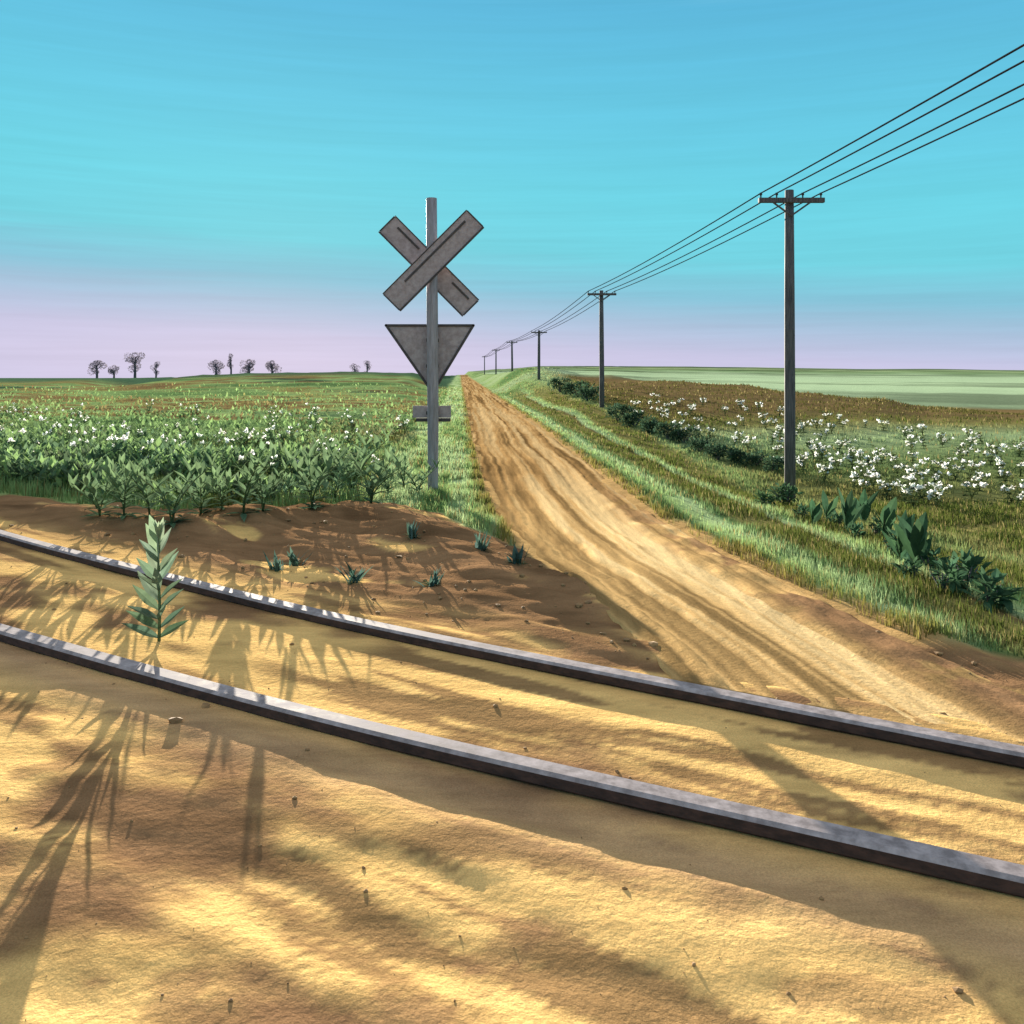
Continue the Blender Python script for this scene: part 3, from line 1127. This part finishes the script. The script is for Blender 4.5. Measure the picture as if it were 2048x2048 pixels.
# ------------------------------------------------------------------ cover that nobody could count
def blades(name, x, y, z, h, w, col, mat, label, cat, lean=.35):
    n = len(x)
    a = RNG.uniform(0, 2 * np.pi, n)
    la = RNG.uniform(0, 2 * np.pi, n); le = RNG.uniform(0, lean, n) * h
    dx, dy = np.cos(a) * w / 2, np.sin(a) * w / 2
    b0 = np.stack([x - dx, y - dy, z], -1); b1 = np.stack([x + dx, y + dy, z], -1)
    m0 = np.stack([x - dx * .7 + np.cos(la) * le * .35, y - dy * .7 + np.sin(la) * le * .35, z + h * .55], -1)
    m1 = np.stack([x + dx * .7 + np.cos(la) * le * .35, y + dy * .7 + np.sin(la) * le * .35, z + h * .55], -1)
    t = np.stack([x + np.cos(la) * le, y + np.sin(la) * le, z + h], -1)
    V = np.stack([b0, b1, m1, m0, t], 1).reshape(-1, 3)
    o = np.arange(n)[:, None] * 5
    F = np.concatenate([o + np.array([0, 1, 2]), o + np.array([0, 2, 3]), o + np.array([3, 2, 4])], 0)
    C = np.repeat(col, 5, 0)
    ob = link(name, np_mesh(name, V, F, mat, C))
    tag(ob, label, cat, kind='stuff')


def grass(n, u0, u1, d0, d1, hmin, hmax, name, label, dark=1.0):
    q = RNG.uniform(1 / d1, 1 / d0, n)
    y = 1 / q
    u = RNG.uniform(u0, u1, n)
    # more ground is in view farther off: widen with distance
    x = u - .058 * y
    keep = (soil_mask(x, y) < .35) & (np.abs(x / y) < 1.0)
    l, r = road_lr(y)
    keep &= (u < l - .02) | (u > r + .02)
    x, y, u = x[keep], y[keep], u[keep]
    cl = fbm(x * 1.8, y * 1.8, 95)
    keep = RNG.uniform(0, 1, len(x)) < np.clip((cl - .28) * 3.2, .12, 1)
    x, y, u, cl = x[keep], y[keep], u[keep], cl[keep]
    z = zf(x, y) - .01
    h = RNG.uniform(hmin, hmax, len(x)) * (.55 + .9 * cl)
    w = np.maximum(.008, .0012 * y) * RNG.uniform(.7, 1.3, len(x))
    c = turf_colour(x, y)
    c[c[:, 0] > c[:, 1]] *= np.array((.55, .75, .5))
    c = c * RNG.uniform(.65, 1.25, (len(x), 1)) * dark
    dry = RNG.uniform(0, 1, len(x)) < .14
    c[dry] = np.array((.34, .28, .12)) * RNG.uniform(.6, 1.1, (dry.sum(), 1))
    blades(name, x, y, z, h, w, c, M['grass'], label, 'grass')


grass(60000, -1.7, .5, 7.2, 90, .05, .13, 'verge_grass', 'lime green grass strip between the crossing sign and the road')
grass(95000, -9.5, -1.2, 9.2, 24, .06, .19, 'field_edge_grass', 'lime green grass between the cotton plants along the edge of the left field')
grass(165000, 2.2, 9, 4.2, 90, .04, .11, 'bank_grass', 'streaky green and olive grass on the bank right of the road')
grass(110000, 5.5, 34, 8, 62, .05, .14, 'meadow_grass', 'olive grass between the cotton bushes right of the bank')


def crop():
    """leaf mass of the left cotton field behind the countable plants"""
    n = 46000
    q = RNG.uniform(1 / 70, 1 / 10.2, n)
    y = 1 / q
    t = RNG.uniform(-.66, -.02, n)
    x = t * y
    u = x + .058 * y
    keep = (u < -1.35 - .4 * fbm(y * .7, y * 0, 97)) & (y > soil_edge(x) + .25)
    x, y = x[keep], y[keep]
    cl = fbm(x * .9, y * .9, 98, 3)
    keep = RNG.uniform(0, 1, len(x)) < np.clip((cl - .38) * 4.5, .03, 1)
    x, y, cl = x[keep], y[keep], cl[keep]
    n = len(x)
    top = (.06 + .55 * cl ** 1.5) * np.interp(y, [10, 14, 25, 40, 90], [.7, .9, .6, .3, .15])
    z = zf(x, y) + top * RNG.uniform(.1, 1, n) ** .6
    ln = RNG.uniform(.10, .20, n) * np.interp(y, [10, 20, 90], [1, 1.1, 1.6]); w = ln * RNG.uniform(.28, .5, n)
    a = RNG.uniform(0, 2 * np.pi, n); e = RNG.uniform(.1, 1.25, n)
    D = np.stack([np.cos(a) * np.cos(e), np.sin(a) * np.cos(e), np.sin(e)], -1)
    Sd = np.stack([-np.sin(a), np.cos(a), RNG.uniform(-.4, .4, n)], -1)
    P = np.stack([x, y, z], -1)
    mid = P + D * (ln * .45)[:, None] + np.array((0, 0, .01))
    V = np.stack([P, mid + Sd * (w / 2)[:, None], P + D * ln[:, None], mid - Sd * (w / 2)[:, None]], 1).reshape(-1, 3)
    F = np.arange(n * 4).reshape(-1, 4)
    base = turf_colour(x, y)
    mixf = np.interp(y, [10, 18, 30, 90], [.15, .35, .9, 1])[:, None]
    c = (np.array(LEAFC)[None] * (1 - mixf) + base * mixf) * RNG.uniform(.55, 1.45, (n, 1))
    lt = RNG.uniform(0, 1, n) < .34
    c[lt] = np.array(LEAFL) * 1.15 * RNG.uniform(.7, 1.3, (lt.sum(), 1))
    o = link('cotton_crop', np_mesh('cotton_crop', V, F, M['leaf'], np.repeat(c, 4, 0)))
    tag(o, 'dense green and olive cotton crop stretching back over the left field', 'crop', kind='stuff')


crop()


def clods():
    mb_v, mb_f = [], []
    bm = bmesh.new(); bmesh.ops.create_icosphere(bm, subdivisions=1, radius=1)
    bm.verts.index_update()
    bv = np.array([v.co[:] for v in bm.verts]); bf = np.array([[v.index for v in f.verts] for f in bm.faces]); bm.free()
    n = 14000
    x = RNG.uniform(-6, 4.2, n); y = 1 / RNG.uniform(1 / 11, 1 / 2.2, n)
    s, v = trk_sv(x, y)
    u = x + .058 * y
    l, r = road_lr(y)
    w = .035 + .4 * (sstep(.9, 1.6, v) * (x < .6)) + .9 * np.exp(-((u - r + .15) / .25) ** 2) * (v > .8) + .25 * np.exp(-((u - l) / .12) ** 2) * (v > .8)
    keep = (RNG.uniform(0, 1, n) < w) & (soil_mask(x, y) > .5) & (np.abs(np.abs(v) - TRK_G / 2) > .12)
    x, y = x[keep], y[keep]
    z = zf(x, y)
    for i in range(len(x)):
        r_ = (.0035 + .022 * RNG.random() ** 6) * (.45 if y[i] < 4 else 1)
        q = bv * (1 + RNG.uniform(-.35, .35, (len(bv), 1))) * np.array((r_ * RNG.uniform(.8, 1.5), r_ * RNG.uniform(.8, 1.5), r_ * .8))
        mb_f.append(bf + len(bv) * i)
        mb_v.append(q + np.array((x[i], y[i], z[i] + r_ * .25)))
    o = link('soil_clods', np_mesh('soil_clods', np.concatenate(mb_v), np.concatenate(mb_f), M['clod']))
    tag(o, 'small brown soil clods scattered over the bank and the road edge', 'clods', kind='stuff')


clods()


# ------------------------------------------------------------------ far trees on the left skyline
def far_tree(name, px, toprow, wpx, d, label, shape='round'):
    x = (px - CX) / FPX * d
    z = zat(x, d)
    top = EYE + (HY - toprow) / FPX * d - z
    wd = wpx / FPX * d
    root = empty(name, (x, d, z))
    tr = MB(); cr = MB()
    hb = .12 * top
    tr.tube([(0, 0, -.3), (.05, 0, top * .4), (0, 0, top * .86)], [.05 * wd + .12, .04 * wd + .08, .04], 7, (1, 1, 1))
    ctrs = []
    nb = 9 if shape != 'spire' else 7
    for k in range(nb):
        a = random.uniform(0, 6.28)
        f = random.uniform(.3, 1)
        zz = hb + (top - hb) * random.uniform(.25, .92)
        rr = wd * .36 * f
        if shape == 'spire': rr = wd * .4 * (1.05 - (zz - hb) / (top - hb)) * f
        e = Vector((math.cos(a) * rr, math.sin(a) * rr, zz))
        tr.tube([(0, 0, max(zz - .22 * top, .2 * top)), e * .6 + Vector((0, 0, zz * .35)), e], [.10, .07, .03], 5)
        ctrs.append((e, wd * random.uniform(.10, .19)))
        for j in range(3):
            e2 = e + Vector((random.gauss(0, 1), random.gauss(0, 1), random.gauss(.4, .8))) * wd * .10
            tr.tube([e, e2], [.03, .015], 4)
    ctrs.append((Vector((0, 0, top * .9)), wd * .12))
    for e, r_ in ctrs:
        for k in range(110):
            v = Vector((random.gauss(0, 1), random.gauss(0, 1), random.gauss(0, 1))).normalized()
            p = e + v * r_ * random.uniform(.7, 1.1)
            if p.z > top: p.z = top
            cr.leaf(p, (v + Vector((0, 0, .3))), (random.gauss(0, 1), random.gauss(0, 1), 1), wd * .055, wd * .035, .1, jit((.20, .18, .23), .25), prof=(.3, 1, .1))
    tr.build('trunk', M['bark'], root)
    cr.build('crown', M['leaf'], root)
    tag(root, label, 'tree', 'far trees on the left skyline')


far_tree('bare_tree', 97, 361, 19, 230, 'leftmost low bushy tree on the left skyline')
far_tree('bare_tree', 114, 365.5, 14, 235, 'low far tree between the leftmost bushy one and the tall round one')
far_tree('bare_tree', 135, 352.5, 22, 225, 'tall round-crowned tree of the leftmost far group')
far_tree('bare_tree', 156, 362, 12, 240, 'small tree just right of the tall round-crowned far tree')
far_tree('bare_tree', 216, 360.5, 19, 230, 'low tree at the left end of the middle far group')
far_tree('spire_tree', 231, 353, 13, 228, 'pointed tree rising highest in the middle far group', 'spire')
far_tree('bare_tree', 249, 360, 20, 232, 'rounded tree just right of the pointed far tree')
far_tree('bare_tree', 272, 361, 18, 236, 'low tree at the right end of the middle far group')
far_tree('bare_tree', 355, 364, 12, 240, 'smallest lone tree on the skyline left of the crossing sign')
far_tree('bare_tree', 367, 361, 12, 238, 'little tree nearest to the crossing sign on the skyline')
